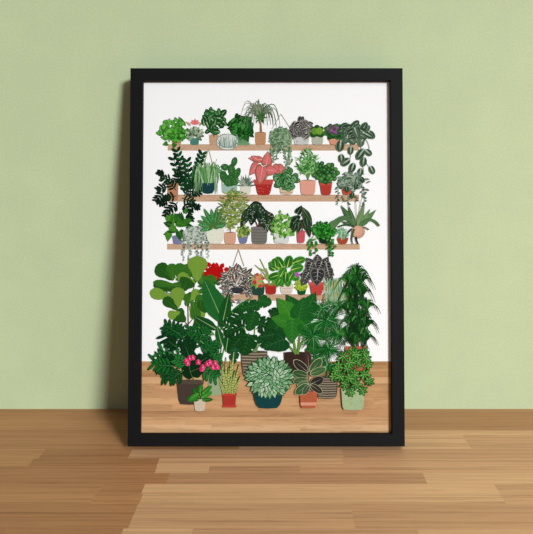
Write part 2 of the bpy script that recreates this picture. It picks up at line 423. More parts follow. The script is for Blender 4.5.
# ================= row 2
a = art('printed_zamioculcas', 'printed dark upright plant at left, rising above the second shelf')
for st, n in (([(190,198),(186,176),(177,152)],9),([(191,198),(190,178),(187,162)],6),([(192,198),(194,176),(202,155)],9),([(190,198),(182,184),(174,160)],7),([(193,198),(202,186),(206,172)],5)):
    a.stroke(st,1.1,.6,(40,30,40))
    for k in range(n):
        t = .25+.75*k/(n-1); x = (1-t)**2*st[0][0]+2*t*(1-t)*st[1][0]+t*t*st[2][0]; y = (1-t)**2*st[0][1]+2*t*(1-t)*st[1][1]+t*t*st[2][1]
        ba = math.degrees(math.atan2(-(st[2][1]-st[0][1]), st[2][0]-st[0][0]))
        a.leaf(x,y,ba+44,6.6,3.3,RND.choice([(12,60,24),(20,80,32)]),kind='oval'); a.leaf(x,y,ba-44,6.4,3.1,RND.choice([(8,44,20),(14,66,26),(26,90,40)]),kind='oval')
a = art('printed_tree_philodendron', 'printed dark deeply cut trailing leaves in a terracotta pot at left')
a.pot(167,178.5,183,200.5,(186,132,98),taper=.1)
R = random.Random(5)
def cutleaf(a, x, y, an, l, c, n=5, w=1.0, sp=1.0, mid=None, fe=None):
    """deeply lobed leaf: fingers both sides of a midrib"""
    ca, sa = math.cos(math.radians(an)), -math.sin(math.radians(an))
    a.stroke([(x,y),(x+ca*l*.3,y+sa*l*.3),(x+ca*l*.8,y+sa*l*.8)], w*.5, w*.8, c)
    a.leaf(x+ca*l*.7,y+sa*l*.7,an,l*.34,w*1.4,c,kind='oval')
    for k in range(n):
        t = .2+.62*k/(n-1); f = l*.5*sp*math.sin(pi*(.35+.45*t))
        for s_ in (1,-1): a.leaf(x+ca*l*t,y+sa*l*t,an+s_*(66-24*t)+RND.uniform(-8,8),f*R.uniform(.85,1.1),w*1.3,c,kind='oval',edge=fe,em=.74)
    if mid: a.stroke([(x,y),(x+ca*l*.9,y+sa*l*.9)], .4, .2, mid)
for x, y, an, l in ((176,190,130,13),(172,180,170,12),(165,176,150,9),(168,186,200,12),(164,192,230,13),(184,196,60,13),(180,186,100,14),(190,194,10,11),(182,198,-20,13),(178,202,225,14),(184,202,-60,13),(172,206,235,13),(190,206,-10,10),(168,200,210,10),(180,212,250,12),(188,212,-70,10),(176,196,190,12),(192,186,60,10),(196,188,20,8)):
    cutleaf(a,x,y,an,l,RND.choice([(12,42,22),(8,32,18),(20,58,30)]),4,1.65)
a = art('printed_spider_plant', 'printed spider plant in a dark teal bowl hanging under the top shelf')
a.stroke([(208.5,148.5),(202.5,172)],.8,.8,(186,166,136)); a.stroke([(208.5,148.5),(214.5,172)],.8,.8,(186,166,136))
a.pot(200,216,180,193.4,(24,66,70),taper=.35,belly=.08); R = random.Random(12)
for i in range(74):
    t = R.uniform(-1,1); ex = 208+t*R.uniform(10,20)
    a.stroke([(208+t*5,183),(208+t*14,R.uniform(142,162)),(ex,R.uniform(178,196) if abs(t) > .35 else R.uniform(170,186))],1.3,.4,R.choice([(108,168,98),(150,200,138),(74,140,74),(186,220,172),(90,150,80)]),7)
a.stroke([(212,176),(214,168),(217,159)],.6,.4,(120,150,100))
a = art('printed_prickly_pear', 'printed prickly pear cactus in a pale mint pot')
a.pot(221.5,237.5,184.6,192.6,(176,206,192),taper=.06)
for x, y, rx, ry, an in ((231,180,4.4,6,0),(224,177,3.6,6,20),(237,173.6,2.8,5.8,-25),(231.6,170,3.4,5.6,5),(225,167.2,3.8,3,-10),(234.4,161.8,2.6,4.4,-15),(228,182,3.5,4.5,10),(235,181,3.5,4.5,-20)):
    a.disc(x,y,rx+.4,ry+.4,(30,80,34),a=an); a.disc(x,y,rx,ry,(52,114,52),a=an)
    for k in range(7): a.disc(x+R.uniform(-.6,.6)*rx,y+R.uniform(-.6,.6)*ry,.3,.3,(150,185,130),6)
a = art('printed_aloe', 'printed small spiky grey-green plant in a cream cup')
a.pot(240,251.5,185,194,(226,222,206),taper=.2)
for an in (5,30,55,75,90,105,125,150,175,40,140,65,115): a.leaf(246,186,an,RND.uniform(9,13),1.9,RND.choice([(100,124,104),(140,156,138),(72,100,82)]),vein=(186,194,178),kind='spear',vw=.25)
a = art('printed_caladium', 'printed plant with large pink leaves in a red pot')
a.stroke([(264,182),(262,172),(258,164)],.7,.5,(170,120,90)); a.stroke([(264,182),(270,174),(272,166)],.7,.5,(140,160,110)); a.stroke([(264,182),(268,176),(268,160)],.7,.5,(140,160,110))
a.pot(254.8,272.8,182,194.6,(176,44,38),taper=.3,soil=False); a.poly([(253.6,179.6),(273.6,179.6),(272.6,184.6),(254.8,184.6)],(198,78,70))
for i in range(16): a.disc(R.uniform(257.5,270),R.uniform(186,193.5),.35,.35,(232,130,120),6)
for x, y, an, l, w in ((262,160,172,14,7),(259,163,232,16,10),(276,168,-20,12,11),(272,166,-48,11,11),(266.5,166,84,15,11),(263,165,-100,21,14),(266,170,-5,13,11),(258,160,150,8,6)):
    a.leaf(x,y,an,l,w,(216,110,112),edge=(150,96,62),vein=(238,168,160),kind='heart',vw=.4)
    ca, sa = math.cos(math.radians(an)), -math.sin(math.radians(an))
    for t in (.25,.4,.55,.7):
        for s_ in (1,-1): a.stroke([(x+ca*l*t,y+sa*l*t),(x+ca*l*(t+.14)+sa*s_*w*.32*(1.1-t),y+sa*l*(t+.14)-ca*s_*w*.32*(1.1-t))],.35,.2,(234,150,146))
a = art('printed_peperomia', 'printed round-leaved green plant in a cream banded pot')
a.pot(279.5,293.8,187,194,(216,196,168),taper=.15); a.bands(279.5,293.8,188,194,2,(196,150,120),.4)
a.under(286.7,180,9,6,(22,66,30),3)
a.clump(286.7,180,14,10.5,26,7,6,[(104,164,104),(128,184,122),(84,144,84)],71,'oval',edge=(34,88,44),vein=(24,76,36),out=.6,vw=1,em=.78)
a = art('printed_areca_palm', 'printed bushy fine-leaved palm in a pink pot')
a.pot(300,315.8,180.5,194.5,(228,164,144),taper=.12)
for fx, fy in ((300,158),(304,153),(308,151),(313,153),(317,157),(298,165),(319,164),(302,170),(315,171),(308,160),(306,168),(311,166)):
    a.stroke([(308,180),(308+(fx-308)*.4,168),(fx,fy)],.5,.3,(110,160,80))
    for k in range(22):
        t = R.uniform(0,.75); x = fx+(308-fx)*t*.7; y = fy+(180-fy)*t*.55; an = R.uniform(-10,190) if k % 3 else R.uniform(0,360)
        a.leaf(x,y,an,R.uniform(3.5,6.5),.9,R.choice([(96,176,78),(60,140,54),(150,206,130),(180,222,164),(40,112,40)]))
a = art('printed_pilea', 'printed plant with round coin leaves in a brick red pot')
a.pot(320,332,184,194.6,(184,62,50),taper=.22,soil=False); a.poly([(319.2,182.4),(332.4,182.4),(332,185.4),(319.8,185.4)],(202,84,68))
a.under(326,176,6,8,(34,74,32),9)
for i in range(30):
    t = i*2.4; r = math.sqrt((30-i)/30); x = 325.5+r*11.5*math.cos(t)+R.uniform(-1,1); y = 173.5-r*11*math.sin(t)+R.uniform(-1,1)
    if y > 183: y = 182
    rr = R.uniform(1.7,2.5); a.disc(x,y,rr+.35,rr+.3,(16,52,20)); a.disc(x,y,rr,rr-.1,R.choice([(64,132,58),(84,150,72),(44,108,44)])); a.disc(x+.2,y,.4,.4,(170,204,150),6)
a = art('printed_tradescantia', 'printed grey-green trailing plant in an orange pot at second shelf right end')
a.pot(341.5,352,185,194.2,(192,84,54),taper=.2)
for x, y0, y1 in ((338,185,206),(343,196,203),(348,196,206),(362,185,200),(364,190,208),(356,196,203)):
    a.stroke([(x,y0),(x+1,(y0+y1)/2),(x-.5,y1)],.4,.3,(120,140,118))
    for k in range(int((y1-y0)/2)): a.leaf(x+R.uniform(-.6,.6),y0+k*2,R.choice([210,-30])+R.uniform(-30,30),2.6,1.4,R.choice([(120,146,122),(86,116,92),(60,90,68)]),kind='oval')
a.clump(350,182,14.5,11,130,4.4,2.1,[(104,134,108),(140,164,140),(66,98,74),(44,76,54),(170,188,168)],81,'lance',vein=(190,202,186),out=.5,vw=.2)
for x, y in ((356,183),(353,192),(360,177),(346,186)): a.leaf(x,y,R.uniform(200,320),7,4.4,(44,78,54),vein=(150,176,150),kind='oval')
a.leaf(366,183,20,5,1.6,(110,134,110)); a.leaf(365,189,-20,5,1.6,(110,134,110)); a.leaf(364,179,-5,6,1.6,(130,150,128))
# ================= row 3
a = art('printed_nephthytis', 'printed bright green arrow-leaved plant in a lavender pot')
a.pot(172,183.5,236,243.8,(126,126,168),taper=.2)
for x, y, an, l, w in ((168,215,-60,13,9),(172,225,165,9,7),(180,222,80,10,8),(184,223,25,9,7),(172,233,190,9,7),(169,232,262,10,7),(180,220,130,9,7),(186,226,-10,9,6),(179,230,-70,14,9),(174,222,100,9,7),(177,228,210,10,7),(183,226,60,8,6),(176,222,-20,12,8),(170,226,-40,9,7),(185,214,80,7,4)):
    a.leaf(x,y,an,l,w,RND.choice([(52,122,32),(74,146,42),(36,96,30),(30,84,30)]),kind='heart',vein=(110,170,70),vw=.25)
a = art('printed_string_of_hearts', 'printed silvery trailing plant hanging below the third shelf')
a.under(195,235,11,8,(150,164,150),6)
pal = [(150,168,152),(184,198,182),(116,138,122),(205,214,202)]
a.clump(195,235,14,10,190,2.7,1.9,pal,91,'heart',out=.2)
for x, yb in ((183,262),(184.8,252),(189,262),(190.4,256),(196,258),(197.5,262),(202,262),(206,252),(208,259),(209,236)):
    a.stroke([(x,236),(x+.6,(236+yb)/2),(x,yb)],.35,.35,(140,150,138))
    for k in range(int((yb-238)/1.9)): a.leaf(x,238+k*1.9,R.choice([200,-20])+R.uniform(-40,40),2.4,1.8,R.choice(pal+[(86,104,92)]),kind='heart')
a = art('printed_crocodile_fern', 'printed scalloped green fern with brown tips in a cream pot')
a.pot(206.5,224.5,228.5,243.4,(230,232,214),taper=.28,belly=.1)
def frond(a, x, y, an, l, w, c, c2):
    ca, sa = math.cos(math.radians(an)), -math.sin(math.radians(an))
    a.leaf(x,y,an,l,w,c,kind='spear')
    n = int(l/1.5)
    for k in range(n):
        t = .12+.82*k/n; ww = w*.62*math.sin(pi*(.15+.8*t))
        for s_ in (1,-1): a.leaf(x+ca*l*t,y+sa*l*t,an+s_*62,ww,1.5,c2 if (k+(s_>0))%2 else c)
    a.stroke([(x,y),(x+ca*l*.95,y+sa*l*.95)],.4,.2,(150,190,130))
for an, l, c2 in ((160,20,(110,70,50)),(30,16,(60,130,60)),(45,20,(96,60,46)),(140,19,(70,150,76)),(172,18,(78,160,84)),(10,13,(70,150,76)),(120,23,(52,124,58)),(65,24,(110,70,50)),(100,20,(74,150,80)),(82,22,(50,120,56)),(195,15,(90,170,96))):
    frond(a,214.5,227,an,l*.95,4.6,(50,134,66),c2)
    for k in range(9): a.disc(214.5+math.cos(math.radians(an))*l*(.15+.08*k)+R.uniform(-.8,.8),227-math.sin(math.radians(an))*l*(.15+.08*k)+R.uniform(-.8,.8),.45,.45,(120,186,120),6)
for an in (150,30,210,-20,90,120,60): a.leaf(213,227,an,6,2.6,(60,130,60),vein=(130,90,70))
a = art('printed_nandina', 'printed airy yellow-green bush in a peach pot')
a.pot(224.5,236,232.5,243.5,(218,166,138),taper=.08,belly=.05)
for p in ((224,205),(234,196),(243,206),(228,215),(240,215),(230,200)): a.stroke([(230.5,233),(230.5,218),p],.7,.4,(120,90,60))
for i in range(330):
    t = R.uniform(0,2*pi); r = math.sqrt(R.random()); x = 234+13.8*r*math.cos(t); y = 209-20*r*math.sin(t)
    if y > 222: x = 230.5+(x-234)*.5
    a.leaf(x,y,R.choice([R.uniform(-35,35),R.uniform(145,215)]),R.uniform(3,5.4),1.15,R.choice([(150,172,64),(118,144,54),(180,198,96),(92,122,48),(168,186,110),(132,160,80)]))
a = art('printed_jade_plant', 'printed little yellow-green succulent in a small lavender pot')
a.pot(238,248.4,235.5,243.2,(120,126,162),taper=.35)
a.clump(243.3,231.6,7.4,6.6,44,3.6,2.2,[(150,172,80),(96,136,56),(190,200,116),(64,110,48)],101,'oval',out=.8)
a = art('printed_alocasia', 'printed very dark speckled drooping leaves in a grey pot')
for q in ([(258,227),(250,205),(244,222)],[(259,227),(262,200),(252,204)],[(260,227),(266,205),(270,228)],[(261,227),(258,215),(259,204)]): a.stroke(q,1.1,.7,(86,42,38))
a.pot(251.5,267.4,227,243.4,(122,120,114),taper=.06); a.bands(252,267,228,243,5,(104,102,98),.5,.06)
for x, y, an, l, w in ((251,206,245,24,9),(262,204,200,15,10),(266,210,-72,26,9.5),(257,203,235,22,10),(260,204,-80,26,11),(268,212,-55,12,6),(268.5,220,-95,13,4),(254,208,262,18,9)):
    c = RND.choice([(30,54,34),(22,42,28),(40,66,42)]); a.leaf(x,y,an,l,w,c,kind='lance',vein=(120,60,54) if x>267 else (96,130,92),vw=.3)
    ca, sa = math.cos(math.radians(an)), -math.sin(math.radians(an))
    for k in range(int(l*1.1)):
        t = R.uniform(.12,.85); o = R.uniform(-.36,.36)*w*math.sin(pi*t); a.disc(x+ca*l*t+sa*o,y+sa*l*t-ca*o,.5,.35,(176,196,170),6)
a = art('printed_maidenhair_fern', 'printed fresh green fern in a white pot')
a.pot(273.6,289.6,233,242.8,(220,222,220),taper=.1); a.stroke([(281,234),(282,220),(279,211)],.5,.4,(120,150,90))
for i in range(150):
    t = R.uniform(0,2*pi); q = R.random()**.6; x = 285+13*q*math.cos(t); y = 225.5-10.5*q*math.sin(t)
    if x < 277 and y < 219: continue
    a.leaf(x,y,R.uniform(0,360),3.6,2.7,R.choice([(116,184,70),(150,206,100),(84,156,56),(182,220,136),(66,138,48)]),kind='heart')
for x, y in ((279,211),(281,213.5),(278.4,215),(274,234),(293,234),(275,237)): a.leaf(x,y,R.uniform(0,360),3.2,2.6,(120,184,76),kind='heart')
a = art('printed_kris_plant', 'printed near-black leaves with pale veins in a pink patterned pot')
a.pot(296.8,305.2,231,242.6,(204,88,98),taper=.15)
for x, y, an, l, w in ((300,220,160,9,8),(297,214,60,10,7),(303,219,-75,12,8),(308,226,-80,12,6),(298,218,230,14,9),(303,212,-40,12,8),(306,216,-80,16,7),(299,222,-95,12,7),(294,222,-110,9,6),(296,224,-110,10,6),(308,216,-70,12,5)):
    c = RND.choice([(24,46,30),(34,58,38)]); a.leaf(x,y,an,l,w,c,edge=(60,90,60),vein=(140,168,132),kind='heart',vw=.3)
a.leaf(302,207,-58,19,5.6,(46,70,42),edge=(80,104,68),vein=(140,165,120)); a.stroke([(302,232),(304,220),(303,208)],.8,.5,(110,60,60))
a = art('printed_creeping_fig', 'printed bright green bushy trailing plant in a dark pot, third shelf')
a.pot(318,331.5,236,243.2,(24,50,30),taper=.3); a.under(324,231,9,6,(26,100,28),4)
a.clump(324,230,14,9.6,80,4.8,2.6,[(56,164,48),(34,124,36),(86,186,68),(22,92,26)],121,'lance',out=.55,edge=(20,84,22))
for x, yb in ((309.5,256),(311,248),(315.5,255),(334,250),(328.5,257),(331.5,256)):
    a.stroke([(318+(x-318)*.6,236),(x,240),(x,yb)],.4,.3,(60,130,50))
    for k in range(int((yb-238)/2.2)): a.leaf(x,239+k*2.2,R.choice([215,-35])+R.uniform(-20,20),3,2,R.choice([(42,144,36),(26,108,30),(70,160,54)]),kind='oval')
a = art('printed_echeveria', 'printed tiny mint rosette in a brick red bowl')
a.pot(337,348.6,238,243.6,(172,74,48),taper=.35,soil=False)
a.clump(342.3,233.4,7.6,6,60,3.6,1.3,[(150,202,160),(186,222,190),(112,170,126)],131,'spear',out=.95)
a = art('printed_staghorn_fern', 'printed antler-leaved fern in a peach ball pot at third shelf right end')
a.stroke([(355.5,201),(357,228)],.5,.5,(150,130,110)); a.stroke([(361,200),(357.5,228)],.5,.5,(150,130,110))
for q in ((356,227,125,27,6.5),(357,227,72,25,6),(355,226,108,22,4.5),(358,228,45,26,7),(354,226,160,14,3.6),(360,228,62,22,5)): a.leaf(*q,RND.choice([(96,136,84),(70,112,66),(120,156,100)]),vein=(150,180,128),kind='spear')
a.stroke([(356,228),(346,209),(333,226)],2.2,6.5,(88,128,80),10); a.stroke([(358,228),(368,212),(379,226)],3,2,(76,118,70),10); a.stroke([(360,226),(372,214),(380,226)],4,.4,(90,132,82),9)
a.leaf(335,220,250,10,8,(96,136,84)); a.stroke([(356,228),(349,222),(338,227)],1.6,1.8,(60,98,58)); a.stroke([(359,228),(364,226),(369,230)],1.5,1,(70,110,66))
a.disc(358.3,232,6.5,6.3,(206,154,128),20); a.disc(357.3,231,5,4.8,(220,172,144),18)
a.stroke([(354,229),(350,240),(353,244)],2.2,.8,(70,104,66)); a.stroke([(356,237),(356,240),(358,244)],1.8,1.4,(34,44,40)); a.leaf(352,228,-130,9,2,(50,60,50))
# ================= row 4 (lowest shelf)
a = art('printed_poinsettia', 'printed red flower head with green leaves, lowest shelf left')
a.clump(208,281,12,9,24,9,6,[(36,104,38),(58,130,44),(24,80,30)],141,'heart',vein=(90,150,70),out=.6)
a.under(215.5,271,9,5.2,(186,12,14),3,18,.22)
for x, y, an in ((208,269,160),(207,273,200),(210,267,115),(213,268,80),(217,268,95),(221,268,60),(224,270,15),(223,273,-20),(219,275,-60),(215,276,-100),(211,275,-130)): a.leaf(x,y,an,5.6,4.6,RND.choice([(192,14,16),(182,10,12),(200,20,20)]))
a = art('printed_hanging_tradescantia', 'printed grey striped plant in a hanging dark bowl, lowest shelf')
a.stroke([(238.5,249.5),(233,266)],.8,.8,(178,160,128)); a.stroke([(238.5,249.5),(244,266)],.8,.8,(178,160,128))
a.pot(230,246,285,292.6,(58,60,64),taper=.3,soil=False)
pal = [(126,118,108),(92,90,84),(158,150,140),(70,74,68),(120,74,58)]
a.under(237,280,12,9,(62,62,56),4)
a.clump(237,280,20,15,76,8.4,3.6,pal,151,'lance',vein=(232,228,218),edge=[(50,52,46),(74,70,64)],out=.7,vw=.65,em=.85)
a.pot(231,245.5,287.5,293,(52,54,58),taper=.3,soil=False)
a.clump(226,295,7,5,12,8,2.8,pal,152,vein=(220,216,206),edge=(70,72,66),out=.8); a.clump(248,290,6,8,14,7,2.8,pal,153,vein=(220,216,206),edge=(70,72,66),out=.8)
for i in range(5): a.leaf(228.5,300,200+i*35,8,2.6,pal[i],vein=(220,216,206))
for i in range(4): a.leaf(242,300,180+i*35,7,2.4,pal[i],vein=(220,216,206))
a = art('printed_crown_of_thorns', 'printed red and lime succulent in a dark green pot')
a.pot(252,264.6,286,294.8,(40,76,62),taper=.12,belly=.05)
a.clump(258.5,281,7,7.5,34,5,2.5,[(110,168,62),(150,196,80),(214,96,86),(226,140,120),(190,50,54)],161,'lance',out=.9)
for x, y in ((257.5,274.5),(263,278),(260,286)): a.disc(x,y,1.9,1.7,(200,62,70),8)
a = art('printed_pencil_cactus', 'printed bare green branching sticks in a red pot')
a.pot(265.3,276.6,285,293.8,(174,46,36),taper=.12,soil=False); a.poly([(264.4,283.4),(277,283.4),(276.4,286.4),(265,286.4)],(190,66,52))
for q in ([(270,285),(267,272),(260,259)],[(268.5,280),(264,272),(255,265)],[(266,272),(264,270),(259,268)],[(269,285),(270,276),(266,268)],[(268,280),(262,275),(258,274)]): a.stroke(q,1.5,.8,(158,176,104))
a = art('printed_prayer_plant', 'printed lime-veined plant in a beige pot, lowest shelf')
a.pot(280,293.4,284,293.8,(226,212,196),taper=.25,belly=.05); a.bands(281,292.5,286.5,293.4,2,(208,186,166),.5,.25)
a.clump(277,281,8,7,22,5,2.6,[(60,140,42),(84,160,56),(40,112,34)],172,vein=(190,214,100))
for x, y, an, l, w in ((280,269,150,13,8),(283,268,120,13,8),(287,268,75,13,9),(291,270,15,13,9),(290,274,-30,11,8),(287,274,-85,13,8),(281,274,200,14,8),(282,276,240,12,7),(276,268,100,10,7),(276,270,150,8,6),(292,264,30,13,7),(296,262,20,10,7),(284,281,110,12,8),(288,281,60,12,8),(280,277,60,11,8),(286,272,-95,12,8)):
    a.leaf(x,y,an,l,w,RND.choice([(52,134,40),(36,112,34)]),edge=(90,168,60),vein=(206,224,110),kind='oval',vw=.6)
a = art('printed_moss_rose', 'printed little lime bush with purple blooms in a dark green pot')
a.pot(297,306.4,288.6,294.4,(24,88,40),taper=.25); a.clump(301,285.5,7.2,5.4,60,3,1.8,[(170,200,48),(140,180,40),(196,218,84)],181,'oval',out=.6)
for x, y in ((297,274.5),(307.5,280)):
    a.stroke([(301,286),(300,280),(x,y)],.5,.4,(110,150,70))
    for i in range(5): a.leaf(x,y,i*72+10,2.8,1.8,(186,82,190),kind='oval')
a = art('printed_black_velvet_alocasia', 'printed charcoal leaves with white veins in a coral pot')
a.pot(309.8,323.6,283.5,294.8,(196,70,64),taper=.25,soil=False); a.poly([(308.8,282),(324.4,282),(324,285),(309.4,285)],(206,92,84))
for x, y, an, l, w in ((310,276,170,11,9),(313,266,130,11,9),(323,266,60,11,9),(318,262,95,8,9),(325,270,-30,11,9),(328,274,-70,12,8),(312,270,215,13,11),(306,278,240,9,8),(318,264,-55,15,12),(312,262,-110,13,11),(326,262,-80,14,9),(314,263,-40,12,11),(322,261,-110,12,11),(309,272,-120,12,10),(327,268,-75,13,11),(318,268,-95,19,16)):
    a.leaf(x,y,an,l,w,RND.choice([(48,48,50),(38,38,40)]),edge=(112,112,106),vein=(196,196,184),kind='heart',vw=.35)
    ca, sa = math.cos(math.radians(an)), -math.sin(math.radians(an))
    for t in (.2,.4,.6):
        for s_ in (1,-1): a.stroke([(x+ca*l*t,y+sa*l*t),(x+ca*l*(t+.1)+sa*s_*w*.36*(1.1-t),y+sa*l*(t+.1)-ca*s_*w*.36*(1.1-t))],.4,.2,(170,170,160))
a = art('printed_asparagus_fern', 'printed misty pale green hanging foliage at lowest shelf right end')
a.poly([(327,281),(341,279),(344,300),(337,305),(327,302)],(132,170,130))
for i in range(170):
    x = R.uniform(324,346); y = R.uniform(277,304); a.stroke([(x,y),(x+R.uniform(-1,1),y+4),(x+R.uniform(-2,2),y+R.uniform(4,8))],.8,.3,R.choice([(112,164,112),(80,136,84),(168,202,164),(200,220,190),(196,176,96)]),4)
# ================= floor plants
a = art('printed_fiddle_leaf_fig', 'printed tall fig tree with broad rounded leaves at left')
a.stroke([(188.4,366),(188.6,330),(188,306)],1.5,1,(84,66,52)); a.stroke([(188.4,326),(184,320),(178,314)],1,.6,(84,66,52)); a.stroke([(188.4,324),(193,320),(196,312)],1,.6,(84,66,52))
a.stroke([(188,308),(187,290),(174,276)],1,.6,(84,66,52)); a.stroke([(188,308),(193,292),(196,280)],1,.6,(84,66,52)); a.stroke([(186,300),(176,296),(166,292)],1,.6,(60,50,46))
dk, md, br = (38,94,26), (58,118,34), (128,168,62)
for x, y, an, l, w, c in ((174,280,140,22,13,dk),(173,280,95,16,10,md),(177,277,70,14,9,md),(192,264,205,18,8,md),(176,280,30,20,9,md),
  (204,285,115,24,12,(70,128,40)),(198,280,200,22,9,md),(204,275,180,12,7,dk),(197,281,88,24,17,br),(195,283,155,18,9,br),(182,291,60,14,14,dk),(180,296,120,14,12,md),(184,290,170,30,9,dk),(180,286,172,26,6,md),
  (173,298,165,23,10,br),(192,292,240,9,9,dk),(178,308,90,20,12,br),(178,310,140,18,9,dk),(186,306,70,12,9,md),(191,302,60,14,8,br),(194,308,50,15,10,md),(182,308,-110,14,14,dk),(200,300,-80,14,12,dk),(190,306,-60,14,9,br),(197,310,-60,10,9,br),(180,312,200,12,8,br),(196,314,-70,16,12,(48,100,36)),(192,300,-75,20,9,md),(198,292,15,16,9,md),(203,278,-10,12,8,md)):
    a.leaf(x,y,an,l*1.03,w*1.2,c,kind='fiddle',vein=mx(c,(190,215,120),.3),vw=.25)
a = art('printed_bird_of_paradise', 'printed tall plant with paddle leaves on long stems in a sage pot')
a.pot(208,223.5,368,395,(166,186,146),taper=.12)
for q in ([(216,370),(214,345),(207,324)],[(217,370),(218,340),(219,314)],[(218,370),(222,345),(226,318)],[(217,370),(220,340),(223,300)],[(219,370),(226,340),(234,312)],[(215,370),(212,350),(204,336)]): a.stroke(q,1.5,.9,(96,152,96))
def paddle(x,y,an,l,w,c,side=1):
    a.leaf(x,y,an,l,w,c,kind='lance'); ca, sa = math.cos(math.radians(an)), -math.sin(math.radians(an))
    for k in range(int(l/2.2)):
        t = .1+.8*k/int(l/2.2); o = w*.4*math.sin(pi*min(1,t*1.05))
        for s_ in (1,-1): a.stroke([(x+ca*l*t,y+sa*l*t),(x+ca*l*(t+.1)+sa*s_*o,y+sa*l*(t+.1)-ca*s_*o)],.35,.2,mx(c,(10,50,20),.4))
    a.stroke([(x,y),(x+ca*l*.95,y+sa*l*.95)],1.0,.3,(150,190,120))
paddle(224,324,114,49,22,(34,112,48)); paddle(218,330,150,28,10,(22,84,36)); paddle(214,352,140,32,8,(26,92,40)); paddle(222,326,78,34,12,(22,88,32)); paddle(215,335,155,24,7,(50,124,50))
paddle(227,318,40,32,6,(52,124,48)); paddle(222,345,105,20,8,(30,96,40)); paddle(218,360,125,20,7,(20,80,34)); paddle(226,352,82,24,8,(22,84,34))
def monstera(a, x, y, an, l, w, c, holes=True, bg=(228,232,226)):
    """heart blade with slots cut in from the rim"""
    ca, sa = math.cos(math.radians(an)), -math.sin(math.radians(an)); P = []
    n = 60
    for i in range(n):
        t = 2*pi*i/n; r = 1.0
        u = .5-.5*math.cos(t); o = math.sin(t)*(1-.35*u)*.5
        k = abs(math.sin(t*4.5+.6)) if i not in (0,) else 1
        cut = .42 if (k < .2 and .1 < u < .93) else 0
        o *= (1-cut)
        if u < .1: u = .1-(.1-u)*-.6
        P.append((x+ca*l*u+sa*o*w, y+sa*l*u-ca*o*w))
    a.poly(P, c); lt = mx(c,(120,180,110),.35)
    a.stroke([(x+ca*l*.1,y+sa*l*.1),(x+ca*l*.95,y+sa*l*.95)],.6,.2,lt)
    for t in (.2,.35,.5,.65,.8):
        for s_ in (1,-1): a.stroke([(x+ca*l*t,y+sa*l*t),(x+ca*l*(t+.12)+sa*s_*w*.34*(1.15-t),y+sa*l*(t+.12)-ca*s_*w*.34*(1.15-t))],.4,.2,lt)
    if holes:
        for t in (.35,.52):
            for s_ in (1,-1): a.leaf(x+ca*l*t+sa*s_*w*.12,y+sa*l*t-ca*s_*w*.12,an+s_*55,w*.2,.75,bg,kind='oval')
a = art('printed_monstera', 'printed large holed dark leaves in a striped basket, centre left')
a.pot(241,267.5,351,378,(88,78,64),taper=.2,belly=.06); a.bands(241,267.5,352,378,9,(166,154,128),.5,.2)
for q in ([(252,352),(246,338),(244,325)],[(254,352),(254,335),(256,318)],[(256,352),(262,338),(268,322)],[(255,352),(258,340),(262,334)]): a.stroke(q,1.2,.9,(120,160,96))
for x, y, an, l, w, c in ((248,312,215,26,24,(14,72,24)),(262,304,192,24,15,(20,86,30)),(256,300,-10,16,16,(24,92,32)),(268,316,20,16,15,(12,66,24)),(262,320,170,20,18,(18,80,28)),(256,322,-20,24,22,(12,68,24)),(246,325,205,24,20,(10,62,20)),(234,330,150,18,14,(16,76,26)),(250,330,255,26,26,(14,72,24)),(262,332,-65,20,20,(16,78,26)),(242,336,230,22,16,(12,66,22)),(236,345,260,20,12,(22,84,44)),(264,326,0,26,18,(18,80,28)),(256,310,250,22,18,(20,84,28))):
    monstera(a,x,y,an,l,w,c,holes=(x,y) in ((248,312),(246,325),(256,322),(234,330)))
a = art('printed_elephant_ear', 'printed huge glossy green heart leaves in a dark brown pot, centre')
a.pot(284,307,352,376,(56,38,32),taper=.15)
for q in ([(296,354),(294,335),(288,316)],[(298,354),(300,335),(302,314)],[(297,354),(303,340),(308,330)],[(296,354),(290,345),(280,338)]): a.stroke(q,2,1.2,(110,156,64))
def ear(x,y,an,l,w,c):
    a.leaf(x,y,an,l,w,c,kind='heart'); ca, sa = math.cos(math.radians(an)), -math.sin(math.radians(an)); lt = mx(c,(150,200,110),.3)
    a.stroke([(x+ca*l*.1,y+sa*l*.1),(x+ca*l*.95,y+sa*l*.95)],.7,.2,lt)
    for t in (.15,.3,.45,.6,.75):
        for s_ in (1,-1): a.stroke([(x+ca*l*t,y+sa*l*t),(x+ca*l*(t+.15)+sa*s_*w*.38*(1.1-t),y+sa*l*(t+.15)-ca*s_*w*.38*(1.1-t))],.35,.2,lt)
ear(300,314,125,24,16,(24,92,32)); ear(301,320,62,32,22,(24,96,34)); ear(315,318,108,10,10,(24,96,30))
ear(308,332,-5,20,18,(26,100,30)); ear(310,326,-40,22,16,(34,112,34)); ear(296,330,60,18,18,(44,124,34)); ear(284,322,215,26,20,(18,80,28)); ear(288,338,200,28,22,(16,76,34)); ear(276,334,190,18,14,(14,70,26))
ear(296,322,128,31,22,(60,140,38)); ear(298,320,75,24,20,(26,98,34)); ear(292,318,-90,26,20,(40,120,36)); ear(302,322,-60,22,16,(30,106,34)); ear(306,346,-15,20,14,(26,98,34)); ear(288,322,165,18,14,(50,130,36))
a = art('printed_umbrella_papyrus', 'printed spiky starburst papyrus in a striped basket at right')
a.pot(317,337,376,398,(78,68,58),taper=.1,belly=.08); a.bands(317,337,377,398,9,(156,146,124),.45,.1)
for x, y in ((327,316),(314,332),(329,348),(338,330),(322,362)): a.stroke([(327,377),(327,360),(x,y)],1,.7,(70,120,70))
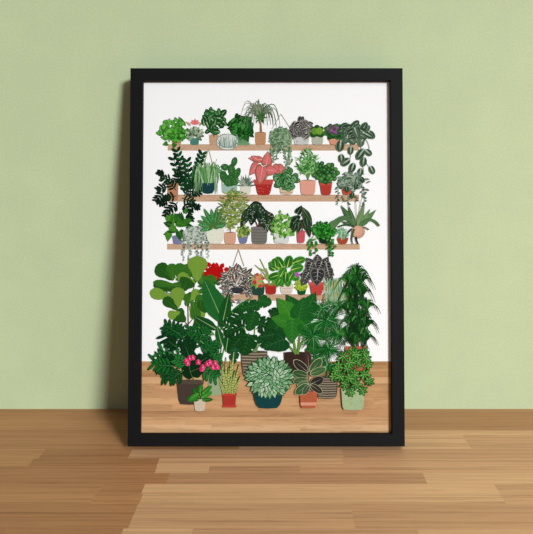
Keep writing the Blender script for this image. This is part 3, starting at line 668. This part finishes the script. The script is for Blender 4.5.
for x, y, r_, n in ((338,306,10,30),(327,320,18,80),(313,336,14,50),(338,334,13,50),(329,349,12,46),(318,358,9,28),(327,366,9,26),(322,308,11,34)):
    a.under(x,y,r_*.42,r_*.32,(8,66,22),int(x),18,.45)
    for i in range(int(n*2.1)):
        an = R.uniform(0,360); l = r_*R.uniform(.55,1.35); ex = x+l*math.cos(math.radians(an)); ey = y-l*.85*math.sin(math.radians(an))+1.5
        a.stroke([(x,y),((x+ex)/2,(y+ey)/2-1.5),(ex,ey)],.95,.22,R.choice([(20,100,36),(30,122,44),(8,70,24),(120,176,120),(36,120,46),(14,84,30)]),5)
a = art('printed_song_of_india', 'printed tall dark strap-leaved tree at the right')
a.stroke([(358,352),(357,310),(354,270)],2,1.3,(96,76,56)); a.stroke([(362,352),(364,330),(366,310)],1.5,1,(96,76,56))
a.pot(345,367,346,372,(176,100,70),taper=.15,soil=False)
for cx, cy, rr in ((355,284,9),(355,306,9),(361,318,9),(355,330,9)): a.under(cx,cy,rr*.45,rr*1.1,(10,42,14),3,20,.3)
nodes = [(354,342),(365,338),(347,334),(358,330),(366,324),(351,322),(359,315),(348,308),(366,306),(356,302),(350,294),(362,292),(355,284),(349,280),(361,279),(356,272)]
for nx, ny in nodes:
    for k in R.sample(range(-6,7), 13):
        o = k*2.3+R.uniform(-1.2,1.2); d = abs(k)
        a.stroke([(nx+k*.25,ny+2),(nx+o*.55,ny-12+d*.7+R.uniform(-1,1)),(nx+o,ny-8+d**1.55*1.05+R.uniform(-2,2))],2.0,.4,R.choice([(28,92,32),(14,60,20),(44,120,44),(10,44,16),(72,146,62),(20,72,24),(20,72,24)]),8)
    for k in range(5): a.stroke([(nx,ny),(nx+R.uniform(-4,4),ny+5),(nx+R.uniform(-6,6),ny+R.uniform(8,12))],1.6,.4,R.choice([(12,48,18),(24,84,28)]),5)
a = art('printed_split_leaf_philodendron', 'printed large dark lobed bush in a big brown pot at left')
a.pot(176.5,203.5,380,404,(72,60,52),taper=.2,rim=4,rimc=(84,72,62))
a.under(192,366,12,13,(8,48,18),8)
for x, y, an, l in ((186,344,155,26),(184,340,125,16),(180,334,150,18),(194,344,100,18),(198,342,60,16),(184,356,168,26),(178,362,180,26),(206,352,35,15),(180,370,200,20),(184,370,215,18),(178,364,160,16),(204,364,-20,17),(202,368,-35,18),(208,358,0,13),(190,352,85,18),(196,354,130,18),(202,356,50,18),(190,358,110,14),(196,364,30,15),(188,366,150,15),(180,350,140,16),(174,366,175,18),(210,368,10,10)):
    cutleaf(a,x,y,an,l,RND.choice([(16,88,34),(26,108,42),(8,60,24),(40,128,52)]),4,2.5,1.2,(80,150,90),(4,40,14))
a = art('printed_moth_orchid', 'printed spray of deep pink blooms over the dark bush')
a.stroke([(196,382),(188,372),(190,360)],.6,.4,(90,120,70)); a.stroke([(202,382),(214,372),(216,364)],.6,.4,(90,120,70)); a.stroke([(190,372),(202,366),(212,366)],.5,.4,(90,110,60))
for x, y in ((186.5,361),(190,358),(193,357.5),(198.5,362),(202,369),(207.5,363.5),(210,362),(213,367),(215.5,363),(217.5,367),(188,363),(203,367)):
    for i in range(5): a.leaf(x,y,i*72+20,2.9,2.6,[(216,36,106),(236,84,140),(190,24,86)][i%3],kind='oval')
    a.disc(x,y,.6,.6,(250,190,150),6)
a = art('printed_rubber_seedling', 'printed small broad-leaved green plant in a cream pot')
a.pot(194,206,399,410.4,(212,196,172),taper=.2)
for x, y, an, l, w in ((199,400,165,12,5),(200,396,200,13,5),(200,398,125,12,6),(201,396,100,11,5),(201,398,30,13,5),(202,394,40,13,4.5),(202,400,5,11,4),(199,393,215,11,4.5),(200,392,75,8,4.5)):
    a.leaf(x,y,an,l,w,RND.choice([(46,130,36),(30,100,30),(60,148,46)]),kind='oval',vein=(130,186,90))
a = art('printed_snake_plant', 'printed upright yellow-striped sword leaves in a red pot on printed floor')
a.pot(222.5,236.5,392.5,406,(176,54,44),taper=.15,rim=3,rimc=(190,66,54),saucer=(190,66,54))
for x, tipx, tipy in ((229,234,350),(226,222,362),(232,239,364),(227,226,357),(231,231,358),(225,219,376),(233,240,376),(229,229,366),(228,224,370),(231,235,370),(229,231,376)):
    a.stroke([(x,393),((x*2+tipx)/3+ (tipx-x)*.3,(393+tipy)/2),(tipx,tipy)],5.0,.8,(70,100,40),8); a.stroke([(x,393),((x*2+tipx)/3+(tipx-x)*.3,(393+tipy)/2),(tipx,tipy+2)],3.8,.5,(204,208,120),8)
    for k in range(9):
        t = (k+.5)/10; cxx = (1-t)**2*x+2*t*(1-t)*((x*2+tipx)/3+(tipx-x)*.3)+t*t*tipx; cyy = (1-t)**2*393+2*t*(1-t)*(393+tipy)/2+t*t*tipy; ww = 1.25*(1-t)+.1
        a.poly([(cxx-ww,cyy-.5),(cxx,cyy+.1),(cxx+ww,cyy-.6),(cxx+ww,cyy+.5),(cxx,cyy+1),(cxx-ww,cyy+.5)],R.choice([(120,146,66),(84,118,52)]))
a = art('printed_rubber_plant', 'printed dark plant with cream-edged leaves in a terracotta pot')
a.pot(299.5,317.4,391,407.4,(182,96,66),taper=.15); a.poly([(300.4,402),(316.4,402),(316,405),(300.8,405)],(226,156,130))
a.stroke([(308,391),(308.5,370),(308,352)],1.2,.7,(80,60,50))
for x, y, an, l, w, c, e in ((308,372,140,19,9,(50,44,40),(196,196,160)),(309,368,95,18,6.5,(70,44,38),(110,80,66)),(310,372,50,18,9,(62,100,56),(196,200,160)),(308,376,165,16,8,(56,92,50),(180,190,150)),(310,374,20,17,8,(70,110,62),(190,196,156)),(308,380,185,15,7,(64,100,58),(180,190,150)),(310,384,25,15,9,(44,42,38),(150,150,120)),(309,383,190,12,6,(76,112,70),(180,190,150)),(309,384,215,17,9,(60,100,56),(200,200,160)),(310,384,-35,15,7,(52,50,42),(186,180,150)),(309,384,240,12,6,(60,90,60),(190,190,160))):
    a.leaf(x,y,an,l,w,c,edge=e,vein=(176,160,136),kind='oval',vw=.25,em=.9)
a = art('printed_schefflera', 'printed umbrella tree with whorled leaves in a pale sage pot')
a.pot(341,364.4,388,409,(180,202,154),taper=.12)
for i in range(60): a.disc(R.uniform(344,361),R.uniform(390,408),.5,.4,R.choice([(200,216,176),(160,184,136)]),6)
for p in ((344,360),(352,350),(362,362),(366,376),(340,372),(352,376)): a.stroke([(353,390),(353,375),p],.9,.6,(110,120,70))
wh = [(352,352,9),(364,352,8),(343,356,9),(358,362,9),(368,364,7),(347,368,9),(338,366,8),(334,376,7),(340,376,8),(354,374,9),(364,374,9),(369,381,7),(345,384,8),(356,384,8),(349,378,8),(362,390,7),(350,392,7),(336,370,7),(356,354,8),(350,362,9),(366,358,8)]
for x, y, l in wh:
    o_ = R.uniform(0,50)
    a.disc(x,y,l*.4,l*.36,(12,54,18),9)
    for k in range(7): a.leaf(x,y,o_+k*51,l*.84*R.uniform(.8,1.05),2.8,R.choice([(64,150,50),(88,172,66),(48,124,40)]),kind='oval',edge=(10,52,14),em=.7,vein=(150,196,110),vw=.25)
    a.disc(x,y,.5,.5,(170,200,130),6)
a = art('printed_silver_arrowhead', 'printed silvery round bush in a dark teal bowl, front centre')
a.pot(254,282.5,391,407.6,(18,66,68),taper=.3,belly=.1)
a.under(269.5,377,22,18,(60,112,66),2); items = []
for ring_r, n in ((1,30),(.8,26),(.6,20),(.4,14),(.2,8),(.03,2)):
    for i in range(n):
        t = 2*pi*i/n+ring_r*9+R.uniform(-.1,.1); x = 269.5+25*ring_r*.82*math.cos(t); y = 377-20.5*ring_r*.82*math.sin(t)
        an = math.degrees(t) if ring_r > .5 else 250+60*math.cos(t)
        items.append((x,y,an))
for x, y, an in items:
    l = R.uniform(8.5,10.5); ca, sa = math.cos(math.radians(an)), -math.sin(math.radians(an))
    a.leaf(x-ca*l*.45,y-sa*l*.45,an,l,5.4,R.choice([(176,214,174),(152,198,152),(196,226,192),(132,182,134)]),edge=R.choice([(20,70,30),(44,104,54)]),vein=(110,164,112),kind='spear',vw=.25,em=.72)

# stacking of the printed layers on the paper
for k, a in enumerate(A_all):
    if k < N_SHELF: a.build(2e-6)
lv = 3.5e-5
def bbox(a):
    xs = [p[0] for q, _ in a.polys for p in q]; ys = [p[1] for q, _ in a.polys for p in q]
    return min(xs), max(xs), min(ys), max(ys)
done = []
for a in A_all[N_SHELF:]:
    b_ = bbox(a); base = 8e-5
    for d, t in done:
        if not (b_[0] > d[1] or b_[1] < d[0] or b_[2] > d[3] or b_[3] < d[2]): base = max(base, t)
    a.build(base); done.append((b_, a.top))
print('PRINT RELIEF mm', max(t for _, t in done)*1000, 'polys', sum(len(a.polys) for a in A_all), 'inks', len(ink_cache))

# ------------------------------------------------------------------ light
def area(name, loc, target, sx, sy, power, col, spread=180):
    d = bpy.data.lights.new(name, 'AREA'); d.shape = 'RECTANGLE'; d.size = sx; d.size_y = sy; d.energy = power; d.color = col
    d.spread = math.radians(spread)
    o = bpy.data.objects.new(name, d); C.objects.link(o); o.location = loc
    o.rotation_euler = (Vector(target)-Vector(loc)).to_track_quat('-Z', 'Y').to_euler(); return o
dirv = Vector((.65, -1, .45)).normalized()
sd = bpy.data.lights.new('sunlight', 'SUN'); sd.energy = 3.12; sd.angle = math.radians(12); sd.color = (.935, .985, 1)
so = bpy.data.objects.new('sunlight', sd); C.objects.link(so); so.location = dirv*3
so.rotation_euler = (-dirv).to_track_quat('-Z', 'Y').to_euler()
area('added_floor_fill', (1.2, -1.45, 2.2), (1.2, -1.35, 0), .8, .8, 13, (1, .98, .97), 110)  # added unseen area light that brightens the floor from above
w = bpy.data.worlds.new('world'); sc.world = w; w.use_nodes = True
w.node_tree.nodes['Background'].inputs[0].default_value = (1, .9, .88, 1)
w.node_tree.nodes['Background'].inputs[1].default_value = .15
sc.view_settings.view_transform = 'Standard'; sc.view_settings.look = 'None'
sc.view_settings.gamma = 1; sc.view_settings.exposure = 0; sc.view_settings.use_curve_mapping = False
